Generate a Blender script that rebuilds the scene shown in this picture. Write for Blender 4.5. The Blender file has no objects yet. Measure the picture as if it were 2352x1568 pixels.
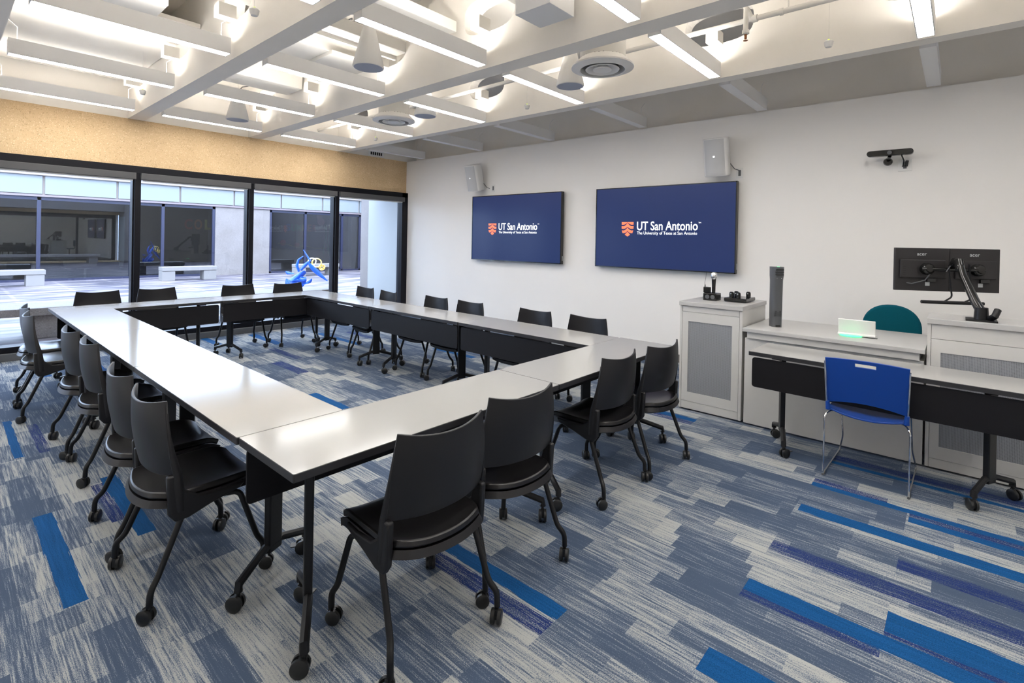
import bpy, math, random
from mathutils import Vector, Matrix
random.seed(7)
sc = bpy.context.scene
COL = sc.collection
PI = math.pi

# ------------------------------------------------------------------ camera, world, exposure
RX, RY, ROLL, PITCH, YAW, CAMZ = 0, 0, -.0192, -.0044, .8497, 1.535
F = Vector((math.sin(YAW)*math.cos(PITCH), math.cos(YAW)*math.cos(PITCH), math.sin(PITCH)))
RT = Vector((math.cos(YAW), -math.sin(YAW), 0))
DN = F.cross(RT)
R2 = math.cos(ROLL)*RT + math.sin(ROLL)*DN
D2 = -math.sin(ROLL)*RT + math.cos(ROLL)*DN
cam_data = bpy.data.cameras.new('camera')
cam = bpy.data.objects.new('camera', cam_data)
COL.objects.link(cam)
m = Matrix((R2, -D2, -F)).transposed().to_4x4()
m.translation = Vector((0, 0, CAMZ))
cam.matrix_world = m
cam_data.sensor_width = 36
cam_data.lens = 1169.08/2352*36
cam_data.shift_x = 0.0
cam_data.shift_y = -(784-556.38)/2352
cam_data.clip_start = .02
sc.camera = cam
sc.view_settings.view_transform = 'Standard'
sc.view_settings.look = 'None'
sc.view_settings.gamma = 1
sc.view_settings.exposure = 0.0
sc.view_settings.use_curve_mapping = False
sc.cycles.max_bounces = 8
sc.cycles.diffuse_bounces = 5
sc.cycles.transparent_max_bounces = 12
sc.cycles.sample_clamp_indirect = 20
w = bpy.data.worlds.new('sky'); sc.world = w; w.use_nodes = True
nt = w.node_tree; nt.nodes.clear()
bg = nt.nodes.new('ShaderNodeBackground'); out = nt.nodes.new('ShaderNodeOutputWorld')
bg.inputs[0].default_value = (.60, .745, 1.0, 1); bg.inputs[1].default_value = 11.0
nt.links.new(bg.outputs[0], out.inputs[0])
sun_d = bpy.data.lights.new('sun', 'SUN'); sun = bpy.data.objects.new('sun', sun_d); COL.objects.link(sun)
sun_d.energy = 1.6; sun_d.angle = .03; sun_d.color = (1, .93, .84)
sun.rotation_euler = (math.radians(38), math.radians(-14), 0)
LAMP_DOWN, LAMP_UP = 38.0, 31.0

# ------------------------------------------------------------------ materials
def nmat(name):
    mt = bpy.data.materials.new(name); mt.use_nodes = True
    return mt, mt.node_tree, mt.node_tree.nodes['Principled BSDF']
def mat(name, col, rough=.5, metal=0, spec=.5, noise=0, nscale=8, bump=0, bscale=200, emis=None, estr=0, coat=0):
    mt, t, b = nmat(name)
    b.inputs['Base Color'].default_value = (*col, 1)
    b.inputs['Roughness'].default_value = rough
    b.inputs['Metallic'].default_value = metal
    b.inputs['Specular IOR Level'].default_value = spec
    b.inputs['Coat Weight'].default_value = coat
    tc = t.nodes.new('ShaderNodeTexCoord')
    if noise:
        n = t.nodes.new('ShaderNodeTexNoise'); n.inputs['Scale'].default_value = nscale; n.inputs['Detail'].default_value = 5
        t.links.new(tc.outputs['Object'], n.inputs['Vector'])
        r = t.nodes.new('ShaderNodeMix'); r.data_type = 'RGBA'
        r.inputs[6].default_value = (*[c*(1-noise) for c in col], 1); r.inputs[7].default_value = (*[min(1, c*(1+noise)) for c in col], 1)
        t.links.new(n.outputs['Fac'], r.inputs[0]); t.links.new(r.outputs[2], b.inputs['Base Color'])
    if bump:
        n = t.nodes.new('ShaderNodeTexNoise'); n.inputs['Scale'].default_value = bscale; n.inputs['Detail'].default_value = 3
        t.links.new(tc.outputs['Object'], n.inputs['Vector'])
        bp = t.nodes.new('ShaderNodeBump'); bp.inputs['Strength'].default_value = bump; bp.inputs['Distance'].default_value = .002
        t.links.new(n.outputs['Fac'], bp.inputs['Height']); t.links.new(bp.outputs[0], b.inputs['Normal'])
    if emis:
        b.inputs['Emission Color'].default_value = (*emis, 1); b.inputs['Emission Strength'].default_value = estr
    return mt
M = {}
M['wall'] = mat('painted_wall', (.80, .775, .745), .6, spec=.3, noise=.015, nscale=2, bump=.15, bscale=350)
M['ceil'] = mat('white_painted_concrete', (.78, .745, .69), .85, spec=.2, noise=.05, nscale=3, bump=.3, bscale=120)
M['fixture'] = mat('white_powder_coat', (.76, .755, .75), .5, spec=.3)
M['down'] = mat('lit_diffuser', (1, 1, 1), .5, emis=(1, .985, .965), estr=LAMP_DOWN)
M['up'] = mat('lit_uplight_lens', (1, 1, 1), .5, emis=(1, .96, .91), estr=LAMP_UP)
M['laminate'] = mat('white_laminate', (.335, .328, .32), .12, spec=.32, noise=.01)
M['edge'] = mat('dark_edge_band', (.020, .0195, .022), .4)
M['modesty'] = mat('charcoal_fibreboard', (.006, .0055, .007), .55, spec=.25, bump=.2, bscale=600)
M['blackmetal'] = mat('black_powder_coated_steel', (.006, .006, .007), .38, spec=.35, bump=.1, bscale=500)
M['plastic'] = mat('charcoal_moulded_plastic', (.0105, .010, .0115), .40, spec=.42, bump=.12, bscale=700)
M['vinyl'] = mat('black_vinyl_seat', (.005, .0045, .005), .30, spec=.55, bump=.12, bscale=300)
M['rubber'] = mat('black_caster_plastic', (.012, .012, .012), .35)
M['chrome'] = mat('chromed_steel', (.75, .75, .76), .12, metal=1)
M['bluep'] = mat('royal_blue_plastic', (.003, .045, .27), .42, spec=.4, bump=.1, bscale=500)
M['teal'] = mat('teal_upholstery', (.0, .085, .12), .9, spec=.2, noise=.15, nscale=300, bump=.4, bscale=500)
M['cab'] = mat('grey_cabinet_laminate', (.54, .53, .51), .5, noise=.02, nscale=30)
M['cabtop'] = mat('grey_worktop', (.42, .415, .41), .35, noise=.03, nscale=20)
M['blind'] = mat('grey_blind_cassette', (.07, .07, .073), .6)
M['frame'] = mat('black_anodised_aluminium', (.006, .006, .009), .4, spec=.2)
M['curb'] = mat('grey_painted_curb', (.085, .09, .10), .6)
M['panelgrey'] = mat('outdoor_grey_panel', (.30, .305, .30), .5)
M['base'] = mat('grey_vinyl_base', (.13, .12, .11), .6)
M['white'] = mat('white_plastic', (.72, .71, .69), .45)
M['grille'] = mat('white_speaker_grille', (.50, .50, .50), .6, bump=.5, bscale=900)
M['spkface'] = mat('pale_blue_grey_grille', (.36, .39, .47), .7, bump=.3, bscale=900)
M['dark'] = mat('dark_recess', (.012, .012, .012), .8)
M['gloss'] = mat('glossy_black_plastic', (.008, .008, .008), .15)
M['tower'] = mat('dark_grey_metal_tower', (.075, .078, .085), .42)
M['monback'] = mat('black_monitor_back', (.014, .012, .013), .5, bump=.2, bscale=900)
M['pale'] = mat('pale_print', (.45, .47, .48), .6)
M['green'] = mat('green_status_light', (.1, .8, .35), .4, emis=(.08, 1, .30), estr=1.3)
M['led'] = mat('yellow_green_led', (.5, .8, .0), .4, emis=(.65, 1, .0), estr=1.5)
M['screen'] = mat('lit_navy_screen', (.001, .0015, .004), .25, spec=.22, emis=(.018, .034, .125), estr=1.0)
M['orange'] = mat('lit_orange_logo', (.8, .2, .1), .4, emis=(.95, .145, .05), estr=.95)
M['lit'] = mat('lit_white_lettering', (.9, .9, .9), .4, emis=(1, 1, 1), estr=.85)
M['duct'] = mat('white_painted_sheet_metal', (.66, .64, .60), .5, spec=.3, noise=.03)
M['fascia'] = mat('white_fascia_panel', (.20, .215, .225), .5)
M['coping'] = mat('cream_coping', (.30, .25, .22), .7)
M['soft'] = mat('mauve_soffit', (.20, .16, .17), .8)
M['darkframe'] = mat('navy_black_frame', (.02, .022, .05), .4)
M['sculpt'] = mat('blue_painted_steel', (.0, .07, .45), .3, noise=.5, nscale=3)
M['yellow'] = mat('yellow_painted_steel', (.85, .6, .16), .4)
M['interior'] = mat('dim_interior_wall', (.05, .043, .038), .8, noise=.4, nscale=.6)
M['stonebench'] = mat('pale_aggregate_concrete', (.215, .20, .19), .8, noise=.15, nscale=80, bump=.4, bscale=100)
for n, c in dict(red=(.22, .03, .02), orangep=(.28, .09, .02), yel=(.25, .22, .03), grn=(.015, .13, .05), pink=(.26, .12, .11), blu=(.02, .07, .18)).items():
    M[n] = mat('paint_' + n, c, .6)

def aggregate(name, base, light, dark):
    mt, t, b = nmat(name); L = t.links.new
    tc = t.nodes.new('ShaderNodeTexCoord')
    v = t.nodes.new('ShaderNodeTexVoronoi'); v.inputs['Scale'].default_value = 115
    L(tc.outputs['Object'], v.inputs['Vector'])
    n = t.nodes.new('ShaderNodeTexNoise'); n.inputs['Scale'].default_value = 1.6; n.inputs['Detail'].default_value = 6
    L(tc.outputs['Object'], n.inputs['Vector'])
    r = t.nodes.new('ShaderNodeValToRGB'); e = r.color_ramp.elements
    e[0].position = 0; e[0].color = (*dark, 1); e[1].position = 1; e[1].color = (*light, 1)
    x = e.new(.12); x.color = (*base, 1); x = e.new(.86); x.color = (*base, 1)
    sp = t.nodes.new('ShaderNodeSeparateColor'); L(v.outputs['Color'], sp.inputs[0]); L(sp.outputs[0], r.inputs[0])
    mx = t.nodes.new('ShaderNodeMix'); mx.data_type = 'RGBA'; mx.blend_type = 'MULTIPLY'; mx.inputs[0].default_value = .5
    g = t.nodes.new('ShaderNodeValToRGB'); g.color_ramp.elements[0].position = .35; g.color_ramp.elements[0].color = (.75, .72, .68, 1); g.color_ramp.elements[1].position = .65
    L(n.outputs['Fac'], g.inputs[0]); L(r.outputs[0], mx.inputs[6]); L(g.outputs[0], mx.inputs[7])
    L(mx.outputs[2], b.inputs['Base Color']); b.inputs['Roughness'].default_value = .85
    bp = t.nodes.new('ShaderNodeBump'); bp.inputs['Strength'].default_value = .5; bp.inputs['Distance'].default_value = .004
    L(v.outputs['Distance'], bp.inputs['Height']); L(bp.outputs[0], b.inputs['Normal'])
    return mt
M['sand'] = aggregate('sandstone_aggregate', (.66, .475, .275), (.80, .62, .40), (.48, .33, .18))
M['facade'] = aggregate('warm_brown_facade', (.10, .08, .06), (.15, .12, .09), (.07, .05, .04))
M['pier'] = aggregate('pinkish_aggregate_concrete', (.215, .19, .18), (.30, .27, .25), (.13, .11, .10))

def math_node(t, op, a, b=None, c=None):
    n = t.nodes.new('ShaderNodeMath'); n.operation = op
    for i, x in enumerate((a, b, c)):
        if x is None: continue
        if isinstance(x, (int, float)): n.inputs[i].default_value = x
        else: t.links.new(x, n.inputs[i])
    return n.outputs[0]
def carpet():
    mt, t, b = nmat('carpet_planks'); L = t.links.new; m_ = lambda *a: math_node(t, *a)
    tc = t.nodes.new('ShaderNodeTexCoord'); sp = t.nodes.new('ShaderNodeSeparateXYZ'); L(tc.outputs['Object'], sp.inputs[0])
    x, y = sp.outputs[0], sp.outputs[1]
    def white(a, bb, c=0.0):
        cm = t.nodes.new('ShaderNodeCombineXYZ')
        for i, q in enumerate((a, bb, c)):
            if isinstance(q, (int, float)): cm.inputs[i].default_value = q
            else: L(q, cm.inputs[i])
        wn = t.nodes.new('ShaderNodeTexWhiteNoise'); wn.noise_dimensions = '3D'; L(cm.outputs[0], wn.inputs[0])
        return wn.outputs[0]
    def noise(sx, sy, off, detail=2, rough=.5):
        cm = t.nodes.new('ShaderNodeCombineXYZ'); L(m_('MULTIPLY', x, sx), cm.inputs[0]); L(m_('MULTIPLY', y, sy), cm.inputs[1])
        if isinstance(off, (int, float)): cm.inputs[2].default_value = off
        else: L(off, cm.inputs[2])
        n = t.nodes.new('ShaderNodeTexNoise'); n.inputs['Scale'].default_value = 1; n.inputs['Detail'].default_value = detail; n.inputs['Roughness'].default_value = rough
        L(cm.outputs[0], n.inputs['Vector']); return n.outputs['Fac']
    # planks 0.25 x 1.0 running towards the windows, alternately shifted
    col = m_('FLOOR', m_('DIVIDE', x, .25))
    shift = m_('ADD', m_('MULTIPLY', m_('FLOORED_MODULO', col, 2), .5), .2)
    row = m_('FLOOR', m_('SUBTRACT', y, shift))
    pid = white(col, row, 1.3)
    # inner blocks with straight ends
    col2 = m_('FLOOR', m_('DIVIDE', m_('ADD', x, .04), .115))
    sh2 = white(col2, 5.0, 2.0)
    row2 = m_('FLOOR', m_('DIVIDE', m_('ADD', y, sh2), .36))
    bid = white(col2, row2, 7.7)
    streak = noise(120, 3.8, m_('MULTIPLY', pid, 30), 4, .72)
    streak2 = noise(150, 6, m_('MULTIPLY', bid, 30), 2, .5)
    grain = noise(330, 190, 3.0, 2, .8)
    k = m_('ADD', m_('MULTIPLY', m_('SUBTRACT', pid, .5), .26), m_('MULTIPLY', m_('SUBTRACT', bid, .5), .34))
    v = m_('ADD', m_('ADD', streak, k), m_('MULTIPLY', m_('SUBTRACT', streak2, .5), .5))
    v = m_('ADD', v, m_('MULTIPLY', m_('SUBTRACT', grain, .5), .95))
    fac = m_('SMOOTH_MIN', m_('MAXIMUM', m_('MULTIPLY', m_('SUBTRACT', v, .395), 3.3), 0), 1, .05)
    r = t.nodes.new('ShaderNodeValToRGB'); e = r.color_ramp.elements
    e[0].position = 0; e[0].color = (.052, .075, .120, 1); e[1].position = 1; e[1].color = (.34, .345, .335, 1)
    q = e.new(.42); q.color = (.125, .155, .205, 1); q = e.new(.68); q.color = (.25, .265, .275, 1)
    L(fac, r.inputs[0]); colr = r.outputs[0]
    # bright blue and royal blue strips where the carpet has them
    edge = m_('MULTIPLY', m_('SUBTRACT', noise(160, 5, 9.0, 3), .5), .035)
    xe = m_('ADD', x, edge); ye = y
    def boxmask(x0, x1, y0, y1):
        a = m_('COMPARE', xe, (x0+x1)/2, (x1-x0)/2); c = m_('COMPARE', ye, (y0+y1)/2, (y1-y0)/2)
        return m_('MULTIPLY', a, c)
    BR = [(2.40, 2.50, -.3, .70), (2.53, 2.68, -.8, .20), (1.83, 1.97, -.3, .69), (3.33, 3.43, -.31, .68), (3.74, 3.80, -.31, .69), (3.62, 3.69, -.8, .19), (1.68, 1.76, 1.2, 2.0),
          (.365, .445, 2.71, 3.70), (.375, .425, 4.75, 5.73), (.70, .78, 3.1, 4.0), (4.34, 4.42, 1.69, 2.4), (4.22, 4.27, -.35, .66), (2.41, 2.5, 4.1, 4.72), (1.2, 1.3, 6.7, 7.6), (2.1, 2.2, 6.9, 7.9), (4.0, 4.1, 6.4, 7.6), (3.2, 3.32, 7.2, 8.2), (5.1, 5.2, 5.2, 6.2), (.0, .09, 6.2, 7.2), (4.6, 4.7, 4.7, 5.5), (5.0, 5.1, 3.0, 4.0), (.75, .85, 7.2, 8.2), (1.7, 1.8, 7.4, 8.4), (2.6, 2.7, 7.6, 8.4), (.15, .22, 7.0, 8.0)]
    RO = [(2.80, 2.91, -.31, .70), (2.46, 2.53, -.8, .20), (3.80, 3.87, .30, .69), (3.06, 3.16, -.8, .20), (3.69, 3.75, -.8, .19), (1.57, 1.66, 1.2, 1.9), (2.70, 2.83, 5.50, 6.2),
          (.64, .70, 3.34, 3.92), (4.25, 4.34, 1.69, 2.4), (4.30, 4.40, -.35, .66), (2.35, 2.41, .2, .70), (4.4, 4.5, 6.6, 7.4), (3.0, 3.1, 6.2, 7.0), (1.5, 1.6, 7.0, 8.0), (5.5, 5.6, 6.4, 7.4), (.50, .56, 4.75, 5.5)]
    def union(lst):
        o = None
        for bx in lst:
            k_ = boxmask(*bx); o = k_ if o is None else m_('MAXIMUM', o, k_)
        return o
    gb = noise(240, 200, 8.0, 2, .7)
    def over(base, mask, c, thr):
        mm = m_('MULTIPLY', mask, m_('GREATER_THAN', m_('ADD', m_('MULTIPLY', streak, .6), m_('MULTIPLY', gb, .5)), thr))
        cr = t.nodes.new('ShaderNodeValToRGB'); cr.color_ramp.elements[0].position = .3; cr.color_ramp.elements[0].color = (*[q*.45 for q in c], 1)
        cr.color_ramp.elements[1].position = .7; cr.color_ramp.elements[1].color = (*[q*1.25+.01 for q in c], 1); L(m_('ADD', m_('MULTIPLY', gb, .6), m_('MULTIPLY', streak, .4)), cr.inputs[0])
        mx = t.nodes.new('ShaderNodeMix'); mx.data_type = 'RGBA'; L(mm, mx.inputs[0]); L(base, mx.inputs[6]); L(cr.outputs[0], mx.inputs[7])
        return mx.outputs[2]
    colr = over(colr, union(RO), (.006, .022, .12), .52)
    colr = over(colr, union(BR), (.0, .066, .21), .38)
    L(colr, b.inputs['Base Color']); b.inputs['Roughness'].default_value = .95; b.inputs['Specular IOR Level'].default_value = .15
    bp = t.nodes.new('ShaderNodeBump'); bp.inputs['Strength'].default_value = .5; bp.inputs['Distance'].default_value = .004
    L(grain, bp.inputs['Height']); L(bp.outputs[0], b.inputs['Normal'])
    return mt
M['carpet'] = carpet()

def paving():
    mt, t, b = nmat('flagstone_paving'); L = t.links.new
    tc = t.nodes.new('ShaderNodeTexCoord')
    br = t.nodes.new('ShaderNodeTexBrick'); br.offset = 0; br.inputs['Scale'].default_value = 1
    br.inputs['Brick Width'].default_value = 1.22; br.inputs['Row Height'].default_value = 1.22; br.inputs['Mortar Size'].default_value = .05; br.inputs['Mortar Smooth'].default_value = .6
    br.inputs['Color1'].default_value = (.56, .52, .53, 1); br.inputs['Color2'].default_value = (.48, .45, .50, 1); br.inputs['Mortar'].default_value = (.75, .70, .68, 1)
    L(tc.outputs['Object'], br.inputs['Vector'])
    mp = t.nodes.new('ShaderNodeMapping'); mp.inputs['Scale'].default_value = (.9, 4.2, 1); L(tc.outputs['Object'], mp.inputs[0])
    n = t.nodes.new('ShaderNodeTexNoise'); n.inputs['Scale'].default_value = .8; n.inputs['Detail'].default_value = 6; L(mp.outputs[0], n.inputs['Vector'])
    r = t.nodes.new('ShaderNodeValToRGB'); r.color_ramp.elements[0].position = .42; r.color_ramp.elements[0].color = (.085, .08, .105, 1); r.color_ramp.elements[1].position = .62; r.color_ramp.elements[1].color = (.44, .40, .40, 1)
    L(n.outputs['Fac'], r.inputs[0])
    mx = t.nodes.new('ShaderNodeMix'); mx.data_type = 'RGBA'; mx.blend_type = 'MULTIPLY'; mx.inputs[0].default_value = 1
    L(br.outputs['Color'], mx.inputs[6]); L(r.outputs[0], mx.inputs[7]); L(mx.outputs[2], b.inputs['Base Color'])
    b.inputs['Roughness'].default_value = .5
    return mt
M['paving'] = paving()

def glass(name, tint, refl):
    mt = bpy.data.materials.new(name); mt.use_nodes = True; t = mt.node_tree; t.nodes.clear(); L = t.links.new
    o = t.nodes.new('ShaderNodeOutputMaterial'); tr = t.nodes.new('ShaderNodeBsdfTransparent'); gl = t.nodes.new('ShaderNodeBsdfGlossy')
    tr.inputs[0].default_value = (*tint, 1); gl.inputs['Roughness'].default_value = .01; gl.inputs[0].default_value = (.9, .95, 1, 1)
    fr = t.nodes.new('ShaderNodeFresnel'); fr.inputs[0].default_value = refl
    mx = t.nodes.new('ShaderNodeMixShader'); L(fr.outputs[0], mx.inputs[0]); L(tr.outputs[0], mx.inputs[1]); L(gl.outputs[0], mx.inputs[2]); L(mx.outputs[0], o.inputs[0])
    return mt
M['glass'] = glass('window_glass', (.95, .97, .98), 1.3)
M['farglass'] = glass('tinted_window_glass', (.62, .62, .64), 1.9)

def perforated():
    mt = bpy.data.materials.new('perforated_mesh'); mt.use_nodes = True; t = mt.node_tree; b = t.nodes['Principled BSDF']; L = t.links.new
    b.inputs['Base Color'].default_value = (.22, .23, .25, 1); b.inputs['Roughness'].default_value = .5
    tc = t.nodes.new('ShaderNodeTexCoord'); v = t.nodes.new('ShaderNodeTexVoronoi'); v.inputs['Scale'].default_value = 130; v.inputs['Randomness'].default_value = 0
    L(tc.outputs['Object'], v.inputs['Vector'])
    g = math_node(t, 'LESS_THAN', v.outputs['Distance'], .34)
    mx = t.nodes.new('ShaderNodeMix'); mx.data_type = 'RGBA'; L(g, mx.inputs[0]); mx.inputs[6].default_value = (.27, .28, .30, 1); mx.inputs[7].default_value = (.07, .07, .085, 1)
    L(mx.outputs[2], b.inputs['Base Color'])
    return mt
M['perf'] = perforated()

# ------------------------------------------------------------------ mesh helpers
class G:
    def __init__(s): s.v = []; s.f = []
    def add(s, vs, fs):
        o = len(s.v); s.v += [tuple(p) for p in vs]; s.f += [tuple(i+o for i in q) for q in fs]; return s
    def box(s, x0, x1, y0, y1, z0, z1, M4=None):
        vs = [Vector(p) for p in ((x0, y0, z0), (x1, y0, z0), (x1, y1, z0), (x0, y1, z0), (x0, y0, z1), (x1, y0, z1), (x1, y1, z1), (x0, y1, z1))]
        if M4: vs = [M4 @ p for p in vs]
        return s.add(vs, [(0, 3, 2, 1), (4, 5, 6, 7), (0, 1, 5, 4), (1, 2, 6, 5), (2, 3, 7, 6), (3, 0, 4, 7)])
    def tube(s, pts, r, n=10, cap=True, flat=None):
        pts = [Vector(p) for p in pts]; rs = r if isinstance(r, (list, tuple)) else [r]*len(pts)
        tan = []
        for i in range(len(pts)):
            a = pts[max(0, i-1)]; b = pts[min(len(pts)-1, i+1)]; tan.append((b-a).normalized())
        up = Vector((0, 0, 1)) if abs(tan[0].z) < .9 else Vector((1, 0, 0))
        nrm = (up - tan[0]*up.dot(tan[0])).normalized(); rings = []
        for i, p in enumerate(pts):
            nrm = (nrm - tan[i]*nrm.dot(tan[i])).normalized(); bn = tan[i].cross(nrm)
            rings.append([p + (nrm*math.cos(2*PI*k/n)*(flat or 1) + bn*math.sin(2*PI*k/n))*rs[i] for k in range(n)])
        vs = [q for rg in rings for q in rg]; fs = []
        for i in range(len(pts)-1):
            for k in range(n): fs.append((i*n+k, i*n+(k+1) % n, (i+1)*n+(k+1) % n, (i+1)*n+k))
        if cap: fs.append(tuple(range(n-1, -1, -1))); fs.append(tuple((len(pts)-1)*n+k for k in range(n)))
        return s.add(vs, fs)
    def lathe(s, prof, c=(0, 0, 0), n=32, axis='z'):
        vs = []; fs = []
        for (r, h) in prof:
            for k in range(n):
                a = 2*PI*k/n; p = (r*math.cos(a), r*math.sin(a), h)
                if axis == 'x': p = (p[2], p[0], p[1])
                if axis == 'y': p = (p[0], p[2], p[1])
                vs.append((p[0]+c[0], p[1]+c[1], p[2]+c[2]))
        for i in range(len(prof)-1):
            for k in range(n): fs.append((i*n+k, i*n+(k+1) % n, (i+1)*n+(k+1) % n, (i+1)*n+k))
        if prof[0][0] > 0: fs.append(tuple(range(n-1, -1, -1)))
        if prof[-1][0] > 0: fs.append(tuple((len(prof)-1)*n+k for k in range(n)))
        return s.add(vs, fs)
    def prism(s, poly, d0, d1, plane='xy'):
        n = len(poly)
        def P(a, b, d): return {'xy': (a, b, d), 'yz': (d, a, b), 'xz': (a, d, b)}[plane]
        vs = [P(a, b, d0) for a, b in poly] + [P(a, b, d1) for a, b in poly]
        return s.add(vs, [tuple(range(n-1, -1, -1)), tuple(range(n, 2*n))] + [(i, (i+1) % n, n+(i+1) % n, n+i) for i in range(n)])
    def sheet(s, fn, nu, nv, th, skip=None):
        """a curved panel with thickness: fn(u,v) -> point on the mid surface"""
        P = [[Vector(fn(i/nu, j/nv)) for j in range(nv+1)] for i in range(nu+1)]
        N = [[None]*(nv+1) for _ in range(nu+1)]
        for i in range(nu+1):
            for j in range(nv+1):
                a = P[min(i+1, nu)][j]-P[max(i-1, 0)][j]; b = P[i][min(j+1, nv)]-P[i][max(j-1, 0)]
                N[i][j] = a.cross(b).normalized()
        W = nv+1; tot = (nu+1)*W
        vs = [P[i][j]+N[i][j]*th/2 for i in range(nu+1) for j in range(W)] + [P[i][j]-N[i][j]*th/2 for i in range(nu+1) for j in range(W)]
        fs = []; keep = {(i, j) for i in range(nu) for j in range(nv) if not (skip and skip(i, j))}
        for (i, j) in keep:
            a, b, c, d = i*W+j, (i+1)*W+j, (i+1)*W+j+1, i*W+j+1
            fs.append((a, b, c, d)); fs.append((a+tot, d+tot, c+tot, b+tot))
            for (ni, nj, p, q) in ((i-1, j, d, a), (i+1, j, b, c), (i, j-1, a, b), (i, j+1, c, d)):
                if (ni, nj) not in keep: fs.append((q, p, p+tot, q+tot))
        return s.add(vs, fs)
    def xf(s, M4):
        s.v = [tuple(M4 @ Vector(p)) for p in s.v]; return s
    def build(s, name, material, parent=None, smooth=False, bevel=0, seg=2, subsurf=0):
        me = bpy.data.meshes.new(name); me.from_pydata(s.v, [], s.f); me.update()
        me.materials.append(M[material] if isinstance(material, str) else material)
        if smooth:
            me.polygons.foreach_set('use_smooth', [True]*len(me.polygons)); me.set_sharp_from_angle(angle=math.radians(40))
        o = bpy.data.objects.new(name, me); COL.objects.link(o)
        if parent: o.parent = parent
        if bevel:
            b = o.modifiers.new('b', 'BEVEL'); b.width = bevel; b.segments = seg; b.limit_method = 'ANGLE'; b.angle_limit = math.radians(40)
        if subsurf:
            b = o.modifiers.new('s', 'SUBSURF'); b.levels = subsurf; b.render_levels = subsurf
        return o
def tag(o, label=None, cat=None, group=None, kind=None):
    if label: o['label'] = label
    if cat: o['category'] = cat
    if group: o['group'] = group
    if kind: o['kind'] = kind
    return o
def thing(name, label, cat, loc=(0, 0, 0), rz=0, group=None):
    o = bpy.data.objects.new(name, None); COL.objects.link(o); o.empty_display_size = .1
    o.location = loc; o.rotation_euler = (0, 0, rz)
    return tag(o, label, cat, group)
def struct(o, label=None, cat=None): o['kind'] = 'structure'; return tag(o, label, cat)
def kids(o): return [c for c in ALL_CH.get(o.name, [])]
def copy_tree(o, parent=None):
    c = o.copy(); COL.objects.link(c)
    if parent: c.parent = parent
    for ch in list(o.children): copy_tree(ch, c)
    return c
def place(proto, used, loc, rz, label, group=None):
    o = proto if not used else copy_tree(proto)
    o.location = loc; o.rotation_euler = (0, 0, rz); o['label'] = label
    if group: o['group'] = group
    return o
def fillet(pts, r=.03, n=4):
    pts = [Vector(p) for p in pts]; out = [pts[0]]
    for i in range(1, len(pts)-1):
        a, p, b = pts[i-1], pts[i], pts[i+1]; d1 = (a-p); d2 = (b-p); rr = min(r, d1.length*.45, d2.length*.45)
        q0 = p+d1.normalized()*rr; q1 = p+d2.normalized()*rr
        for k in range(n+1):
            t = k/n; out.append(q0*(1-t)**2+p*2*t*(1-t)+q1*t*t)
    out.append(pts[-1]); return out
def rrect(x0, x1, y0, y1, r, n=5):
    o = []
    for cx, cy, a0 in ((x1-r, y1-r, 0), (x0+r, y1-r, PI/2), (x0+r, y0+r, PI), (x1-r, y0+r, 3*PI/2)):
        for k in range(n+1):
            a = a0+PI/2*k/n; o.append((cx+r*math.cos(a), cy+r*math.sin(a)))
    return o
def text(body, name, material, parent, width, height=None, loc=(0, 0, 0), rot=(0, 0, 0), bold=.0, align='LEFT', depth=.0008):
    cu = bpy.data.curves.new(name, 'FONT'); cu.body = body; cu.size = 1; cu.extrude = 0; cu.offset = bold; cu.align_x = align
    cu.materials.append(M[material]); o = bpy.data.objects.new(name, cu); COL.objects.link(o)
    bpy.context.view_layer.update(); d = o.dimensions
    s = width/max(d.x, .01); sy = (height/max(d.y, .01)) if height else s
    cu.extrude = depth/s; bpy.context.view_layer.update()
    me = bpy.data.meshes.new_from_object(o); bpy.data.objects.remove(o); bpy.data.curves.remove(cu)
    me.transform(Matrix.Diagonal((s, sy, s, 1))); me.name = name
    if not me.materials: me.materials.append(M[material])
    o = bpy.data.objects.new(name, me); COL.objects.link(o)
    o.parent = parent; o.location = loc; o.rotation_euler = rot
    return o

# ------------------------------------------------------------------ room shell
XW, YW, ZS, ZT = 6.37, 8.50, 3.085, 3.98
XL, YB = -1.75, -2.6
struct(G().box(XL-.1, XW+.1, YB-.1, YW+.05, -.08, 0).build('floor', 'carpet'))
struct(G().box(XW, XW+.12, YB-.1, YW+.05, 0, 3.085).build('wall_right', 'wall'))
struct(G().box(XL-.12, XL, YB-.1, YW+.05, 0, ZT).build('wall_left', 'wall'))
struct(G().box(XL-.12, XW+.12, YB-.12, YB, 0, ZT).build('wall_front', 'wall'))
struct(G().box(XL-.1, XW+.4, YW, YW+.35, 2.447, ZS).build('wall_back', 'sand'))
struct(G().box(XL-.1, XW+.4, YW+.01, YW+.35, ZS, ZT).build('wall_upper_back', 'ceil'))
struct(G().box(XW+.25, XW+.4, YB-.1, YW+.35, ZS-.3, ZT).build('wall_upper_right', 'ceil'))
struct(G().box(XW+.12, XW+.4, YB-.1, YW+.35, ZS-.35, ZS-.25).build('trim_90', 'ceil'))
struct(G().box(XL-.12, XW+.4, YB-.12, YW+.35, ZT, ZT+.15).build('ceiling', 'ceil'))
struct(G().box(XW-.012, XW, YB, YW-.12, 0, .10).build('baseboard_right', 'base'))
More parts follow.
